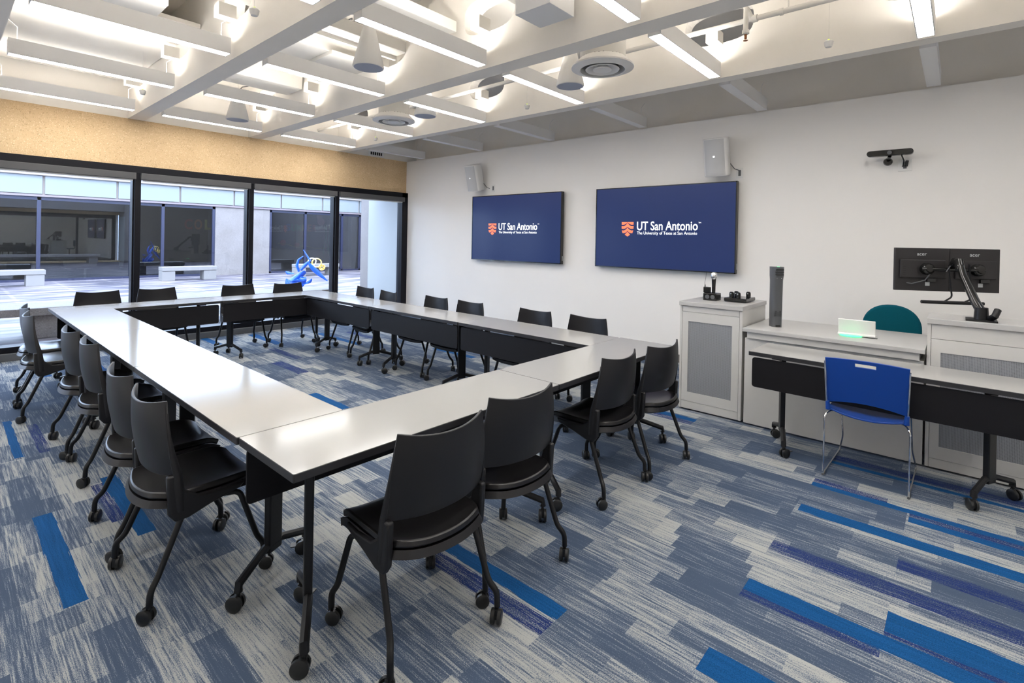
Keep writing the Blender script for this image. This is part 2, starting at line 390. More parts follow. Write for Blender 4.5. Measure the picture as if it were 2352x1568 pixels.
# deep ceiling beams with rounded service openings
HC = [.15+1.5333*k-1.5333*2+.03 for k in range(0, 9)]
FY = [-1.32, .21, 1.735, 3.225, 4.755, 6.29, 7.87]
def beam(name, x0, x1, holes=True, notch=()):
    g = G(); N = 40
    ys = [YB-.1] + [(FY[i]+FY[i+1])/2 for i in range(len(FY)-1)] + [YW+.02]
    for i, yc in enumerate(FY):
        ya, yb = ys[i], ys[i+1]
        zc, hw, hh = 3.58, .315, .168
        ring = []; rect = []
        for k in range(N):
            a = 2*PI*(k+.5)/N; c, s_ = math.cos(a), math.sin(a)
            e = 3.2
            rr = (abs(c)**e+abs(s_)**e)**(-1/e)
            ring.append((yc+hw*rr*c, zc+hh*rr*s_))
        # matching rectangle outline
        W_, E_, B_, T_ = ya, yb, ZS, ZT
        for k in range(N):
            a = 2*PI*(k+.5)/N; c, s_ = math.cos(a), math.sin(a)
            q = max(abs(c), abs(s_)); u, v = c/q, s_/q
            yy = yc + (E_-yc)*u if u > 0 else yc + (yc-W_)*u
            zz = zc + (T_-zc)*v if v > 0 else zc + (zc-B_)*v
            rect.append((yy, zz))
        # true corners
        for cy_, cz_ in ((W_, B_), (E_, B_), (E_, T_), (W_, T_)):
            j = min(range(N), key=lambda k: (rect[k][0]-cy_)**2+(rect[k][1]-cz_)**2); rect[j] = (cy_, cz_)
        vs = [(x0, *p) for p in rect]+[(x0, *p) for p in ring]+[(x1, *p) for p in rect]+[(x1, *p) for p in ring]
        fs = []
        for k in range(N):
            n_ = (k+1) % N
            fs += [(k, N+k, N+n_, n_), (2*N+k, 2*N+n_, 3*N+n_, 3*N+k), (N+k, 3*N+k, 3*N+n_, N+n_)]
        g.add(vs, fs)
    g.box(x0, x1, YB-.1, YW+.02, ZS-.0005, ZS)
    return struct(g.build(name, 'ceil'))
beam('trim_1', .15, .35); beam('trim_2', 1.73, 1.91); beam('trim_3', 3.29, 3.485); beam('trim_4', 4.84, 4.98)
beam('trim_5', -1.4, -1.2)

# window wall: head, mullions, sill and panes
MX = [-1.2, .355, 1.845, 3.335, 4.822, 6.30]
g = G().box(XL, XW, YW-.06, YW+.10, 2.352, 2.447).box(XL, XW, YW-.10, YW+.10, .085, .155)
g.box(6.235, XW, YW-.06, YW+.10, .0, 2.447)
struct(g.build('trim_6', 'frame'))
struct(G().box(XL, XW-.0, YW-.16, YW+.04, 0, .085).build('trim_7', 'curb', bevel=.004))
for i in range(len(MX)-1):
    a, b = MX[i], MX[i+1]
    wd = bpy.data.objects.new('window_%d' % (i+1), None); COL.objects.link(wd); wd['kind'] = 'structure'
    G().box(b-.035, b+.035, YW-.05, YW+.12, .155, 2.36).box(b-.052, b-.035, YW-.01, YW+.12, .155, 2.27).build('window_frame', 'frame', wd, bevel=.003)
    G().box(a+.035, b-.035, YW+.03, YW+.04, .155, 2.36).build('pane', 'glass', wd)
VLab = ['grey roller blind cassette above the window left of the first mullion', 'grey roller blind cassette above the second window bay from the left in view', 'grey roller blind cassette above the third window bay', 'grey roller blind cassette in the corner bay next to the white wall']
for i in range(1, 5):
    a, b = MX[i]+.025, MX[i+1]-.03
    t = thing('roller_blind', VLab[i-1], 'blind', (0, 0, 0), 0, 'roller blinds along the window head')
    G().box(a, b, YW-.10, YW-.01, 2.262, 2.352).build('cassette', 'blind', t, bevel=.006)
    G().box(a+.03, b-.03, YW-.06, YW-.045, 2.244, 2.262).build('hem_bar', 'white', t)

# ------------------------------------------------------------------ linear ceiling lights
def make_light(lit=True):
    t = thing('linear_light' if lit else 'linear_fixture', '', 'ceiling light')
    L2 = .625; w_ = .052; z0 = ZS-.005; z1 = z0+.135
    g = G().box(-L2, L2, -w_, -w_+.006, z0, z1).box(-L2, L2, w_-.006, w_, z0, z1).box(-L2, -L2+.006, -w_, w_, z0, z1).box(L2-.006, L2, -w_, w_, z0, z1)
    g.box(-L2, L2, -w_, w_, z0+.05, z0+.06).build('housing', 'fixture', t)
    G().box(-L2+.006, L2-.006, -w_+.006, w_-.006, z0+.002, z0+.008).build('diffuser', 'down' if lit else 'fixture', t)
    if lit: G().box(-L2+.02, L2-.02, -w_+.01, w_-.01, z1-.03, z1-.02).build('uplight_lens', 'up', t)
    for sx in (-1, 1):
        G().tube([(sx*(L2-.06), 0, z0+.06), (sx*(L2-.06), 0, z1+.12), (sx*(L2+.03), 0, z1+.2)], .003, 6).build('hanger', 'fixture', t)
    if lit: G().box(L2-.10, L2+.04, -.055, .055, z1+.17, z1+.28).build('mounting_box', 'duct', t)
    return t
names = {0: 'left of the second beam', 1: 'between the second and third beams', 2: 'between the third and fourth beams'}
CX = [1.04, 2.595, 4.16]
ordn = {7.87: 'first', 6.29: 'second', 4.755: 'third', 3.225: 'fourth', 1.735: 'fifth', .21: 'sixth'}
pl = make_light(True); used = False
VIS = {0: (4.755, 6.29, 7.87), 1: (1.735, 3.225, 4.755, 6.29, 7.87), 2: (.21, 1.735, 3.225, 4.755, 6.29, 7.87)}
for c in range(3):
    for y in FY:
        if y in VIS[c]:
            lab = 'lit linear ceiling light, %s from the window, %s' % (ordn[y], names[c]); grp = 'lit linear lights between the ceiling beams'
        else:
            lab = 'lit linear ceiling light above and behind the camera'; grp = 'lit linear lights behind the camera'
        place(pl, used, (CX[c], y, 0), 0, lab, grp); used = True
for y in FY[2:6]:
    place(pl, True, (-.42, y, 0), 0, 'lit linear ceiling light above and behind the camera', 'lit linear lights behind the camera')
pu = make_light(False); used = False
for y in FY[1:]:
    o = place(pu, used, (5.67, y, 0), 0, 'unlit grey linear fixture over the screen wall, %s from the window wall' % ordn[y], 'unlit linear fixtures beside the white wall'); used = True

# ------------------------------------------------------------------ things in the ceiling bays
def diffuser(x, y, lab):
    t = thing('air_diffuser', lab, 'air vent', (x, y, 0), 0, 'round ceiling air diffusers'); z = 3.06
    G().lathe([(.20, z+.09), (.20, ZT)], n=40).build('duct_collar', 'duct', t, smooth=True)
    G().lathe([(.205, z+.10), (.275, z+.035), (.275, z+.022), (.205, z+.0), (.196, z+.004), (.200, z+.09)], n=48).build('outer_ring', 'white', t, smooth=True)
    G().lathe([(.0, z+.10), (.2, z+.10), (.2, z+.105), (.0, z+.105)], n=32).build('dark_throat', 'dark', t)
    G().lathe([(.105, z+.060), (.150, z+.010), (.146, z+.004), (.138, z+.006), (.097, z+.054)], n=40).build('middle_ring', 'white', t, smooth=True)
    G().lathe([(.030, z+.055), (.084, z+.010), (.080, z+.002), (.0, z+.008)], n=36).build('centre_cone', 'white', t, smooth=True)
diffuser(3.93, 2.42, 'round white air diffuser nearer the camera, beside a cone pendant')
diffuser(4.02, 5.66, 'round white air diffuser farther from the camera, nearer the window')
def cone(x, y, lab):
    t = thing('pendant_speaker', lab, 'speaker', (x, y, 0), 0, 'cone pendants hanging from the ceiling'); z = 3.075
    G().lathe([(.135, z), (.14, z+.012), (.064, z+.33), (.05, z+.385), (.0, z+.40)], n=40).build('cone_housing', 'white', t, smooth=True)
    G().lathe([(.0, z-.002), (.127, z-.002), (.127, z+.004), (.0, z+.004)], n=40).build('grille', 'spkface', t)
    G().tube([(0, 0, z+.39), (0, 0, ZT)], .003, 6).build('cable', 'duct', t)
    G().tube([(.01, 0, z+.39), (.06, .02, z+.46), (.16, .03, z+.50), (.22, .02, z+.62)], .006, 6).build('conduit', 'tower', t, smooth=True)
cone(2.60, 4.065, 'white cone pendant speaker largest in view, in the middle bay')
cone(4.175, 2.94, 'white cone pendant speaker directly beside the nearer round diffuser')
cone(2.685, 7.31, 'small white cone pendant speaker above the window side of the ceiling')
cone(4.085, 5.09, 'white cone pendant speaker behind the farther round diffuser')
for x, y, lab in ((1.48, 3.76, 'small white hanging sensor with a green light at the top of the picture'), (1.53, 6.88, 'small white hanging sensor above the sandstone lintel in the brightest bay'),
                  (4.65, 7.03, 'small hanging sensor above the far corner of the room'), (4.60, 3.85, 'small hanging sensor between the two round diffusers, near the unlit fixtures'), (4.58, .79, 'small white hanging sensor under the sprinkler pipe')):
    t = thing('occupancy_sensor', lab, 'sensor', (x, y, 3.08), 0, 'hanging sensors')
    G().lathe([(.022, 0), (.028, .012), (.034, .04), (.026, .05), (.0, .054)], n=20).build('sensor_body', 'white', t, smooth=True)
    G().tube([(0, 0, .05), (0, 0, ZT-3.08)], .0012, 5).build('cable', 'duct', t)
    G().lathe([(.008, .052), (.007, .06), (0, .062)], n=10).build('light', 'led', t)
t = thing('sprinkler_pipe', 'white sprinkler pipe with drop and brass head, running along the bays by the fourth beam', 'pipe')
G().tube([(4.46, YB, 3.40), (4.46, YW, 3.40)], .022, 12).build('main_pipe', 'duct', t, smooth=True)
G().tube([(4.46, 1.32, 3.40), (4.40, 1.36, 3.50), (4.33, 1.33, 3.52)], .02, 10).tube([(4.33, 1.33, 3.53), (4.33, 1.33, 3.235)], .02, 12).build('drop_pipe', 'duct', t, smooth=True)
G().lathe([(.027, 0), (.027, .03)], c=(4.33, 1.33, 3.24), n=14).lathe([(.026, 0), (.026, .03)], c=(4.33, 1.33, 3.49), n=14).build('coupling', 'duct', t, smooth=True)
G().tube([(4.33, 1.33, 3.235), (4.33, 1.33, 3.20)], .010, 8).lathe([(.018, 0), (.018, .003)], c=(4.33, 1.33, 3.185), n=12).tube([(4.316, 1.33, 3.20), (4.316, 1.33, 3.187)], .002, 5).tube([(4.344, 1.33, 3.20), (4.344, 1.33, 3.187)], .002, 5).build('sprinkler_head', 'orangep', t)
G().lathe([(.03, -.02), (.03, .02)], c=(4.46, 1.30, 3.40), n=14, axis='y').lathe([(.029, -.012), (.029, .012)], c=(4.46, 1.10, 3.40), n=14, axis='y').build('elbow', 'duct', t, smooth=True)
G().tube([(4.46, 1.05, 3.42), (4.46, 1.05, ZT)], .006, 6).build('hanger_rod', 'duct', t)
def duct(name, lab, cat, boxes, m_='duct', group='ducts crossing the ceiling bays'):
    g = G()
    for b in boxes: g.box(*b)
    return tag(g.build(name, m_, bevel=.004), lab, cat, group)
duct('air_duct', 'large white rectangular duct end at the top left of the ceiling', 'duct', [(.40, 1.27, 4.95, 5.55, 3.42, 3.80)])
duct('air_duct', 'wide flat white duct in the middle bays with a stepped joint', 'duct', [(1.95, 3.25, 5.05, 5.95, 3.50, 3.74), (2.75, 3.6, 4.98, 6.02, 3.46, 3.50)])
duct('air_duct', 'pale duct crossing the bay near the window, above a small cone speaker', 'duct', [(1.95, 3.25, 6.65, 7.10, 3.50, 3.85)])
duct('air_duct', 'long white duct above the nearest centre bay', 'duct', [(1.93, 3.27, 2.20, 2.85, 3.52, 3.74), (1.93, 3.6, 2.15, 2.22, 3.50, 3.56)])
duct('air_duct', 'beige duct running through the beam opening above the pendant speaker', 'duct', [(1.0, 3.30, 4.44, 4.62, 3.50, 3.62), (1.9, 3.3, 4.62, 4.66, 3.46, 3.50), (1.95, 3.2, 3.55, 3.72, 3.46, 3.56)])
duct('air_duct', 'short white duct over the bay between the two round diffusers', 'duct', [(3.5, 4.3, 4.1, 4.9, 3.55, 3.74)])
tag(G().box(.36, 1.72, 5.65, 8.40, 3.56, 3.60).build('ceiling_panel', 'ceil'), 'wide flat white panel filling the bay above the two lights nearest the window at the left', 'ceiling panel')
tag(G().box(2.83, 3.13, 2.18, 2.50, 3.20, 3.42).build('equipment_box', 'fixture', bevel=.003), 'grey box fixed under the ceiling at the top of the picture', 'box')
t = thing('flexible_duct', 'round insulated duct in the centre bay behind the pendant speaker', 'duct')
G().lathe([(.13, 0), (.15, .02), (.15, .34), (.13, .36)], c=(2.1, 3.98, 3.62), n=28, axis='x').build('duct_body', 'duct', t, smooth=True)
G().lathe([(.155, .12), (.155, .15)], c=(2.1, 3.98, 3.62), n=28, axis='x').build('clamp_band', 'tower', t, smooth=True)
tag(G().tube([(2.35, 4.9, 3.9), (2.4, 4.85, 3.72), (2.6, 4.75, 3.62), (2.75, 4.6, 3.72)], .008, 6).build('ceiling_cable', 'tower', smooth=True), 'dark cable sagging below the slab in the centre bay', 'cable')
t = thing('wall_vent', 'small louvred vent high in the corner above the sandstone', 'vent', (5.64, YW-.002, 3.14))
G().box(-.17, .17, -.012, 0, -.035, .055).build('vent_frame', 'fixture', t, bevel=.002)
g = G()
for k in range(6): g.box(-.13+k*.045, -.10+k*.045, -.016, -.010, -.018, .038)
g.build('louvre', 'dark', t)

# ------------------------------------------------------------------ tables
def caster(parent, x, y, r=.033, ang=0.0, brake=False, stem=.03, m_='rubber'):
    Mx = Matrix.Translation((x, y, 0)) @ Matrix.Rotation(ang, 4, 'Z')
    g = G()
    for s_ in (-1, 1):
        g.lathe([(r*.5, s_*.006), (r, s_*.007), (r, s_*.019), (r*.86, s_*.022), (r*.3, s_*.0225), (0, s_*.0225)], c=(.012, 0, r), n=20, axis='y')
    g.box(-.010, .018, -.006, .006, r*.6, r*1.95)
    g.tube([(0, 0, r*1.8), (0, 0, r*2+stem)], .008, 8)
    if brake: g.box(.03, .065, -.018, .018, r*1.25, r*1.4)
    g.xf(Mx)
    return g.build('caster', m_, parent, smooth=True)
TL, TWD, TH = 1.50, .457, .74
def make_table(name='training_table', edge='edge'):
    t = thing(name, '', 'table')
    top = G().prism(rrect(-TL/2, TL/2, -TWD/2, TWD/2, .006, 2), TH-.0025, TH, 'xy').build('tabletop', 'laminate', t)
    G().prism(rrect(-TL/2-.001, TL/2+.001, -TWD/2-.001, TWD/2+.001, .006, 2), TH-.030, TH-.003, 'xy').build('edge_band', edge, t)
    G().prism(rrect(-TL/2+.02, TL/2-.02, .475, TH-.045, .02, 4), -TWD/2+.018, -TWD/2+.030, 'xz').build('modesty_panel', 'modesty', t, bevel=.002)
    for s_ in (-1, 1):
        x = s_*(TL/2-.175); xu = s_*(TL/2-.07); xm = s_*(TL/2-.24); yy_ = .185
        an = math.atan2(-(xu-xm), 2*yy_)
        Mx = Matrix.Translation((x, 0, 0)) @ Matrix.Rotation(an, 4, 'Z')
        G().box(-.0165, .0165, -.040, .040, .125, TH-.03, Mx).build('leg', 'blackmetal', t, bevel=.006)
        G().box(x-.03, x+.03, -.17, .17, TH-.048, TH-.03).build('top_bracket', 'blackmetal', t, bevel=.003)
        e1 = Vector((xm, -yy_, 0)); e2 = Vector((xu, yy_, 0)); c1 = Vector((x, 0, 0)); d_ = (e2-e1).normalized()*.05
        zv = lambda z: Vector((0, 0, z))
        G().tube([e1+zv(.08), e1+zv(.108), c1-d_+zv(.155), c1+d_+zv(.155), e2+zv(.108), e2+zv(.08)], .0175, 8).build('foot', 'blackmetal', t, smooth=True)
        caster(t, xm, -yy_, .033, PI/2+.5*s_, True, .014); caster(t, xu, yy_, .033, -.7*s_, False, .014)
    return t
pt = make_table()
used = False
def T(x, y, rz, lab, ln=1.496):
    global used
    o = place(pt, used, (x, y, 0), rz, lab, 'white training tables set in a rectangle'); used = True
    o.scale = (ln/1.50, 1, 1)
# modesty panels (local -y) face the hollow of the rectangle
for (y0, y1, lab) in ((2.1130, 3.6636, 'white training table in the left row, nearest the camera'), (3.6660, 5.1050, 'white training table in the middle of the left row'), (5.1070, 6.6270, 'white training table in the left row, nearest the window')):
    T(1.023, (y0+y1)/2, PI/2, lab, y1-y0-.006)
T(1.5485, 1.8815, PI, 'white training table at the near left corner of the rectangle')
T(3.052, 1.8815, PI, 'white training table at the near right corner of the rectangle')
for (y0, y1, lab) in ((2.112, 3.594, 'white training table in the right row, nearest the camera'), (3.596, 5.100, 'white training table in the middle of the right row'), (5.102, 6.627, 'white training table in the right row, nearest the window')):
    T(3.555, (y0+y1)/2, -PI/2, lab, y1-y0-.006)
T(1.543, 6.857, 0, 'white training table of the far row, left one, in front of the window')
T(3.046, 6.857, 0, 'white training table of the far row, right one, in front of the window')

# ------------------------------------------------------------------ black chairs on casters
def make_chair():
    t = thing('caster_chair', '', 'chair')
    def seat(u, v):
        a = (u-.5)*2; c = v
        y = -.205+.43*c
        hw = .225*(1-.20*max(0, (.25-c)/.25)**2)*(1-.05*max(0, (c-.8)/.2))
        x = a*hw
        z = .438-.014*(1-a*a)*(1-abs(2*c-1)) - .028*max(0, (c-.8)/.2)**2 + .012*abs(a)**3 + .012*max(0, (.2-c)/.2)
        y -= .035*(1-a*a)*max(0, (.3-c)/.3)
        return (x, y, z)
    def pan(u, v):
        x, y, z = seat(u, v); a = (u-.5)*2
        return (x*.97, y*.97, z-.032-.022*(1-abs(a)**2.5)*(1-abs(2*v-1)**3))
    def cush(u, v):
        x, y, z = seat(u, v); return (x*.93, y*.95+.004, z)
    G().sheet(pan, 14, 14, .03).build('seat_shell', 'plastic', t, smooth=True)
    G().sheet(cush, 14, 14, .026).build('seat_cushion', 'vinyl', t, smooth=True, bevel=.006, seg=2)
    def back(u, v):
        a = (u-.5)*2
        hw = .226-.031*v**2.0
        z = .540+.288*v + .022*abs(a)**2*v - .010*(1-a*a)*(1-v)
        y = -.182-.035*v-.012*math.sin(v*PI) + .052*abs(a)**2.2
        return (a*hw, y, z)
    G().sheet(back, 16, 14, .011).build('backrest', 'plastic', t, smooth=True, bevel=.003, seg=2)
    for s_ in (-1, 1):
        pts = []
        for k in range(9):
            v = k/8; z = .39+(.80-.39)*v
            q = max(0, (z-.540)/.310)
            y = -.182-.035*q-.012*math.sin(min(1, q)*PI)+.053
            y = y if z > .540 else -.129+.012*((.54-z)/.15)
            pts.append((s_*(.224-.031*q**2.0), y, z))
        sd = [(-.168, .545), (-.118, .55), (-.100, .47), (-.05, .436), (.06, .425), (.14, .428), (.12, .405), (.0, .378), (-.085, .352), (-.135, .350), (-.160, .385)]
        G().prism(sd, s_*.200, s_*.229, 'yz').build('side_gusset', 'plastic', t, smooth=True, bevel=.009, seg=3)
        G().tube(pts, [.016, .018, .020, .017, .014, .011, .008, .006, .004], 10, flat=.6).build('back_upright', 'plastic', t, smooth=True)
        # rear leg and front leg tubes
        G().tube(fillet([(s_*.17, -.06, .36), (s_*.212, -.105, .37), (s_*.226, -.195, .155), (s_*.245, -.225, .12), (s_*.245, -.228, .062)], .03), .0125, 10).build('leg', 'blackmetal', t, smooth=True)
        G().tube(fillet([(s_*.17, .05, .38), (s_*.212, .12, .385), (s_*.228, .195, .155), (s_*.24, .218, .12), (s_*.24, .220, .062)], .03), .0125, 10).build('leg', 'blackmetal', t, smooth=True)
        caster(t, s_*.245, -.228, .029, s_*.6+PI, False, .010); caster(t, s_*.24, .22, .029, s_*.9, False, .012)
    G().tube([(-.17, -.06, .375), (.17, -.06, .375)], .0105, 8).tube([(-.17, .05, .38), (.17, .05, .38)], .0105, 8).build('seat_frame', 'blackmetal', t, smooth=True)
    return t
pc = make_chair(); cu_ = False
def chair(x, y, rz, lab, grp):
    global cu_
    place(pc, cu_, (x, y, 0), rz, lab, grp); cu_ = True
D = math.radians
gn = 'black chairs along the near row of tables'
chair(1.285, 1.617, D(-4), 'black caster chair in the foreground at the near row, largest in view', gn)
chair(1.815, 1.665, D(-7), 'black caster chair immediately right of the foreground one, almost touching it', gn)
chair(2.812, 1.735, D(-1), 'black caster chair at the near right table, left of its pair', gn)
chair(3.345, 1.69, D(-5), 'black caster chair at the end of the near row, closest to the grey cabinet', gn)
gl = 'black chairs along the left row of tables'
for x, y, r, n in ((.795, 2.625, -88, 'nearest the camera'), (.805, 3.17, -90, 'second from the camera'), (.845, 4.17, -90, 'third from the camera'), (.83, 4.75, -88, 'fourth from the camera'), (.715, 5.82, -91, 'fifth from the camera'), (.75, 6.42, -93, 'farthest from the camera, next to the window')):
    chair(x, y, D(r), 'black caster chair in the left row, %s' % n, gl)
gr = 'black chairs with their backs to the white wall'
for y, x, r, n in ((6.18, 3.80, 90, 'farthest from the camera near the corner'), (5.54, 3.72, 84, 'second from the window'), (4.66, 3.79, 90, 'third from the window'), (4.06, 3.77, 90, 'fourth from the window'), (3.165, 3.80, 90, 'fifth from the window'), (2.555, 3.81, 89, 'nearest the grey cabinets')):
    chair(x, y, D(r), 'black caster chair on the white wall side, %s' % n, gr)
gf = 'black chairs with their backs to the window'
for x, y, r, n in ((1.27, 7.38, 177, 'leftmost along the window'), (1.885, 7.42, 184, 'second from the left along the window'), (2.80, 7.34, 179, 'third from the left along the window'), (3.44, 7.22, 178, 'rightmost along the window, beside the blue sculpture')):
    chair(x, y, D(r), 'black caster chair facing the room, %s' % n, gf)

# ------------------------------------------------------------------ side table and blue chair
t = make_table('side_table')
t.location = (4.245, .415, 0); t.rotation_euler = (0, 0, D(-92))
tag(t, 'white topped table with a black modesty panel in front of the grey cabinets', 'table')
t = thing('stacking_chair', 'royal blue plastic chair with chrome wire legs and a slot in its back', 'chair', (4.20, .430, 0), D(-91))
def bback(u, v):
    a = (u-.5)*2; hw = .212+.012*v
    return (a*hw, -.235-.055*v+.018*a*a*1.0, .492+.305*v+.012*(1-a*a)-.030*(1-abs(a)**2)*(1-v)*-.6)
bk = G().sheet(bback, 24, 26, .010, skip=lambda i, j: 9 <= i < 15 and 22 <= j < 24).build('backrest', 'bluep', t, smooth=True, bevel=.002)
def bseat(u, v):
    a = (u-.5)*2; y = -.225+.43*v
    return (a*(.215-.01*v), y-.05*(1-a*a)*(1-v)**2, .455-.025*(1-a*a)*(1-.3*v)-.03*max(0, v-.85)/.15)
G().sheet(bseat, 16, 16, .012).build('seat', 'bluep', t, smooth=True, bevel=.003)
for s_ in (-1, 1):
    G().tube([(s_*.205, -.205, .44), (s_*.216, -.238, .50), (s_*.225, -.275, .775)], .0055, 8).build('back_rod', 'chrome', t, smooth=True)
    G().tube([(s_*.208, -.23, .445), (s_*.212, -.235, .50)], [.016, .012], 10).build('back_bracket', 'bluep', t, smooth=True)
    G().tube(fillet([(s_*.16, -.14, .425), (s_*.205, -.20, .43), (s_*.228, -.235, .40), (s_*.228, -.245, .012)], .03), .0055, 8).build('leg', 'chrome', t, smooth=True)
    G().tube(fillet([(s_*.16, .12, .425), (s_*.20, .17, .42), (s_*.205, .30, .12), (s_*.225, .31, .02)], .03), .0055, 8).build('leg', 'chrome', t, smooth=True)
    G().tube([(s_*.228, -.245, .009), (s_*.225, .31, .012)], .0055, 8).build('runner', 'chrome', t, smooth=True)
    G().tube([(s_*.228, -.255, .007), (s_*.228, -.20, .007)], .0075, 8).build('glide', 'tower', t, smooth=True)

# ------------------------------------------------------------------ grey cabinets
def cabinet(name, lab, y0, y1, x0, x1, h, door=True, zf=.085, mesh=(.06, .08)):
    t = thing(name, lab, 'cabinet', (x0, y0, 0))
    W_, D_ = y1-y0, x1-x0
    G().box(.018, D_, 0, W_, .012, h-.038).build('carcass', 'cab', t, bevel=.002)
    G().box(-.018, D_+.01, -.006, W_+.006, h-.038, h).build('top_slab', 'cabtop', t, bevel=.003)
    return t
t = cabinet('equipment_cabinet', 'grey cabinet beside the large screen, with microphones on top', 1.392, 1.944, 4.61, 5.30, 1.0)
def fronts(t, W_, h, zt, zb, my0, my1, mz0, mz1, gap=.0025):
    # top rail, door with mesh panel, bottom rail
    G().box(.002, .018, .026, W_-.022, zt+gap, h-.041).build('top_rail', 'cab', t, bevel=.001)
    d = G().box(0, .018, .026, my0, zb, zt).box(0, .018, my1, W_-.022, zb, zt).box(0, .018, my0, my1, zb, mz0).box(0, .018, my0, my1, mz1, zt).build('door', 'cab', t)
    G().box(.006, .010, my0, my1, mz0, mz1).build('mesh_panel', 'perf', d)
    G().box(.002, .018, .026, W_-.022, .014, zb-gap).build('bottom_rail', 'cab', t, bevel=.001)
    for a, b in ((0, .0235), (W_-.0195, W_)): G().box(.0, .018, a, b, .014, h-.041).build('side_stile', 'cab', t)
fronts(t, .552, 1.0, .905, .085, .085, .475, .168, .82)
t3 = cabinet('equipment_cabinet', 'grey cabinet at the right edge, with the monitor arm clamped on top', -1.05, .158, 4.60, 4.98, 1.048)
fronts(t3, 1.208, 1.048, .905, .078, .62, 1.135, .162, .815)
t = thing('presenter_desk', 'low grey presenter desk between the two taller cabinets', 'desk', (4.60, .166, 0))
W_ = 1.212
G().box(0, .018, .006, W_-.012, .014, .738).build('front_panel', 'cab', t, bevel=.001)
G().box(.018, .60, .006, .024, .014, .738).box(.018, .60, W_-.03, W_-.012, .014, .738).box(.018, .60, .024, W_-.03, .70, .738).build('carcass', 'cab', t)
G().box(-.025, .64, .03, W_-.035, .742, .795).build('riser', 'cab', t, bevel=.002)
G().box(-.05, .76, .0, W_-.005, .797, .828).build('worktop', 'cabtop', t, bevel=.003)

# things on the cabinets
t = thing('microphone_charger', 'black charger block holding a handheld and a bodypack on the grey cabinet', 'charger', (4.93, 1.765, 1.0), D(0))
G().box(-.085, .04, -.065, .06, 0, .07).build('charger_body', 'gloss', t, bevel=.005)
G().lathe([(.020, 0), (.020, .004)], c=(-.088, -.03, .036), n=16, axis='x').lathe([(.020, 0), (.020, .004)], c=(-.088, .02, .036), n=16, axis='x').build('dial', 'tower', t)
t = thing('handheld_microphone', 'handheld microphone with a silver grille standing in the charger', 'microphone', (4.925, 1.755, 1.07))
G().lathe([(.016, 0), (.017, .06), (.020, .13)], n=20).build('handle', 'gloss', t, smooth=True)
G().lathe([(.022, .13), (.027, .145), (.029, .165), (.026, .185), (.014, .197), (0, .199)], n=24).build('grille', 'chrome', t, smooth=True)
t = thing('bodypack_transmitter', 'small black bodypack with a thin aerial in the charger', 'transmitter', (4.88, 1.80, 1.07))
G().box(-.014, .014, -.032, .032, 0, .055).build('pack', 'gloss', t, bevel=.004)
G().tube([(0, .02, .05), (0, .022, .10), (0, .005, .21)], [.003, .0015, .0012], 6).lathe([(.005, 0), (.005, .02)], c=(0, .02, .055), n=8).build('aerial', 'gloss', t)
t = thing('charging_tray', 'black charging tray of small microphone packs on the grey cabinet', 'charger', (5.02, 1.545, 1.0))
G().box(-.14, .14, -.10, .10, .006, .038).build('tray', 'gloss', t, bevel=.008)
for px, py, lab in ((-.09, .045, 'small black microphone pack at the left of the tray'), (-.03, .02, 'small black microphone pack in the middle of the tray, behind the front one'), (-.09, -.015, 'small black microphone pack at the front of the tray'), (.04, -.065, 'small black microphone pack at the right of the tray'), (.03, .04, 'small black microphone pack at the back of the tray')):
    q = thing('microphone_pack', lab, 'microphone', (5.02+px, 1.545+py, 1.038), 0, 'microphone packs in the charging tray')
    G().lathe([(.020, 0), (.021, .03), (.019, .048), (.012, .054), (0, .055)], n=16).build('pack_body', 'gloss', q, smooth=True)
    G().box(-.0225, -.0195, -.004, .004, .034, .042).build('contact', 'pale', q)
t = thing('speaker_tower', 'tall dark grey column on the presenter desk', 'speaker', (4.82, 1.185, .828), D(35))
g = G(); n_ = 28
prof = [(0, .045, .052, 0), (.10, .0455, .053, 0), (.40, .047, .056, -.004), (.44, .050, .064, -.006), (.515, .051, .066, -.006)]
vs = []; fs = []
for (z, a, b, off) in prof:
    for k in range(n_):
        an = 2*PI*k/n_; c_, s_ = math.cos(an), math.sin(an)
        e = 2.6; rr = (abs(c_)**e+abs(s_)**e)**(-1/e)
        vs.append((b*rr*c_+off, a*rr*s_, z+.006))
for i in range(len(prof)-1):
    for k in range(n_): fs.append((i*n_+k, i*n_+(k+1) % n_, (i+1)*n_+(k+1) % n_, (i+1)*n_+k))
fs += [tuple(range(n_-1, -1, -1)), tuple((len(prof)-1)*n_+k for k in range(n_))]
g.add(vs, fs).build('column_body', 'tower', t, smooth=True)
G().lathe([(.05, 0), (.05, .006)], n=28).build('base_ring', 'white', t)
g = G()
for z in (.452, .474, .496): g.box(-.078, -.045, -.032, .032, z, z+.007)
for k in range(7): g.box(-.0535, -.045, -.030+.001*k, .030-.001*k, .10+k*.007, .102+k*.007)
g.box(-.056, -.045, -.018, .018, .01, .025)
g.build('vent_slot', 'dark', t)
G().box(-.063, -.05, -.020, .018, .424, .428).build('emblem', 'lit', t)
G().box(-.05, -.03, -.008, .008, .5205, .524).build('indicator', 'green', t)
t = thing('touch_panel', 'small white angled control panel with a green glow on the presenter desk', 'control panel', (4.85, .60, .828), D(3))
G().box(-.055, .03, -.125, .125, .004, .022).build('foot', 'white', t, bevel=.008)
Mr = Matrix.Translation((-.02, 0, .02)) @ Matrix.Rotation(D(-14), 4, 'Y')
G().box(-.006, .006, -.122, .122, -.005, .115, Mr).build('screen_back', 'white', t, bevel=.004)
G().lathe([(.075, .001), (.078, .006), (.07, .009)], c=(-.04, .035, 0), n=32).build('glow_ring', 'green', t)
G().tube([(-.06, -.03, .004), (-.08, -.10, .004), (-.075, -.135, .004), (-.06, -.135, .004)], .0025, 6).build('cable', 'gloss', t)
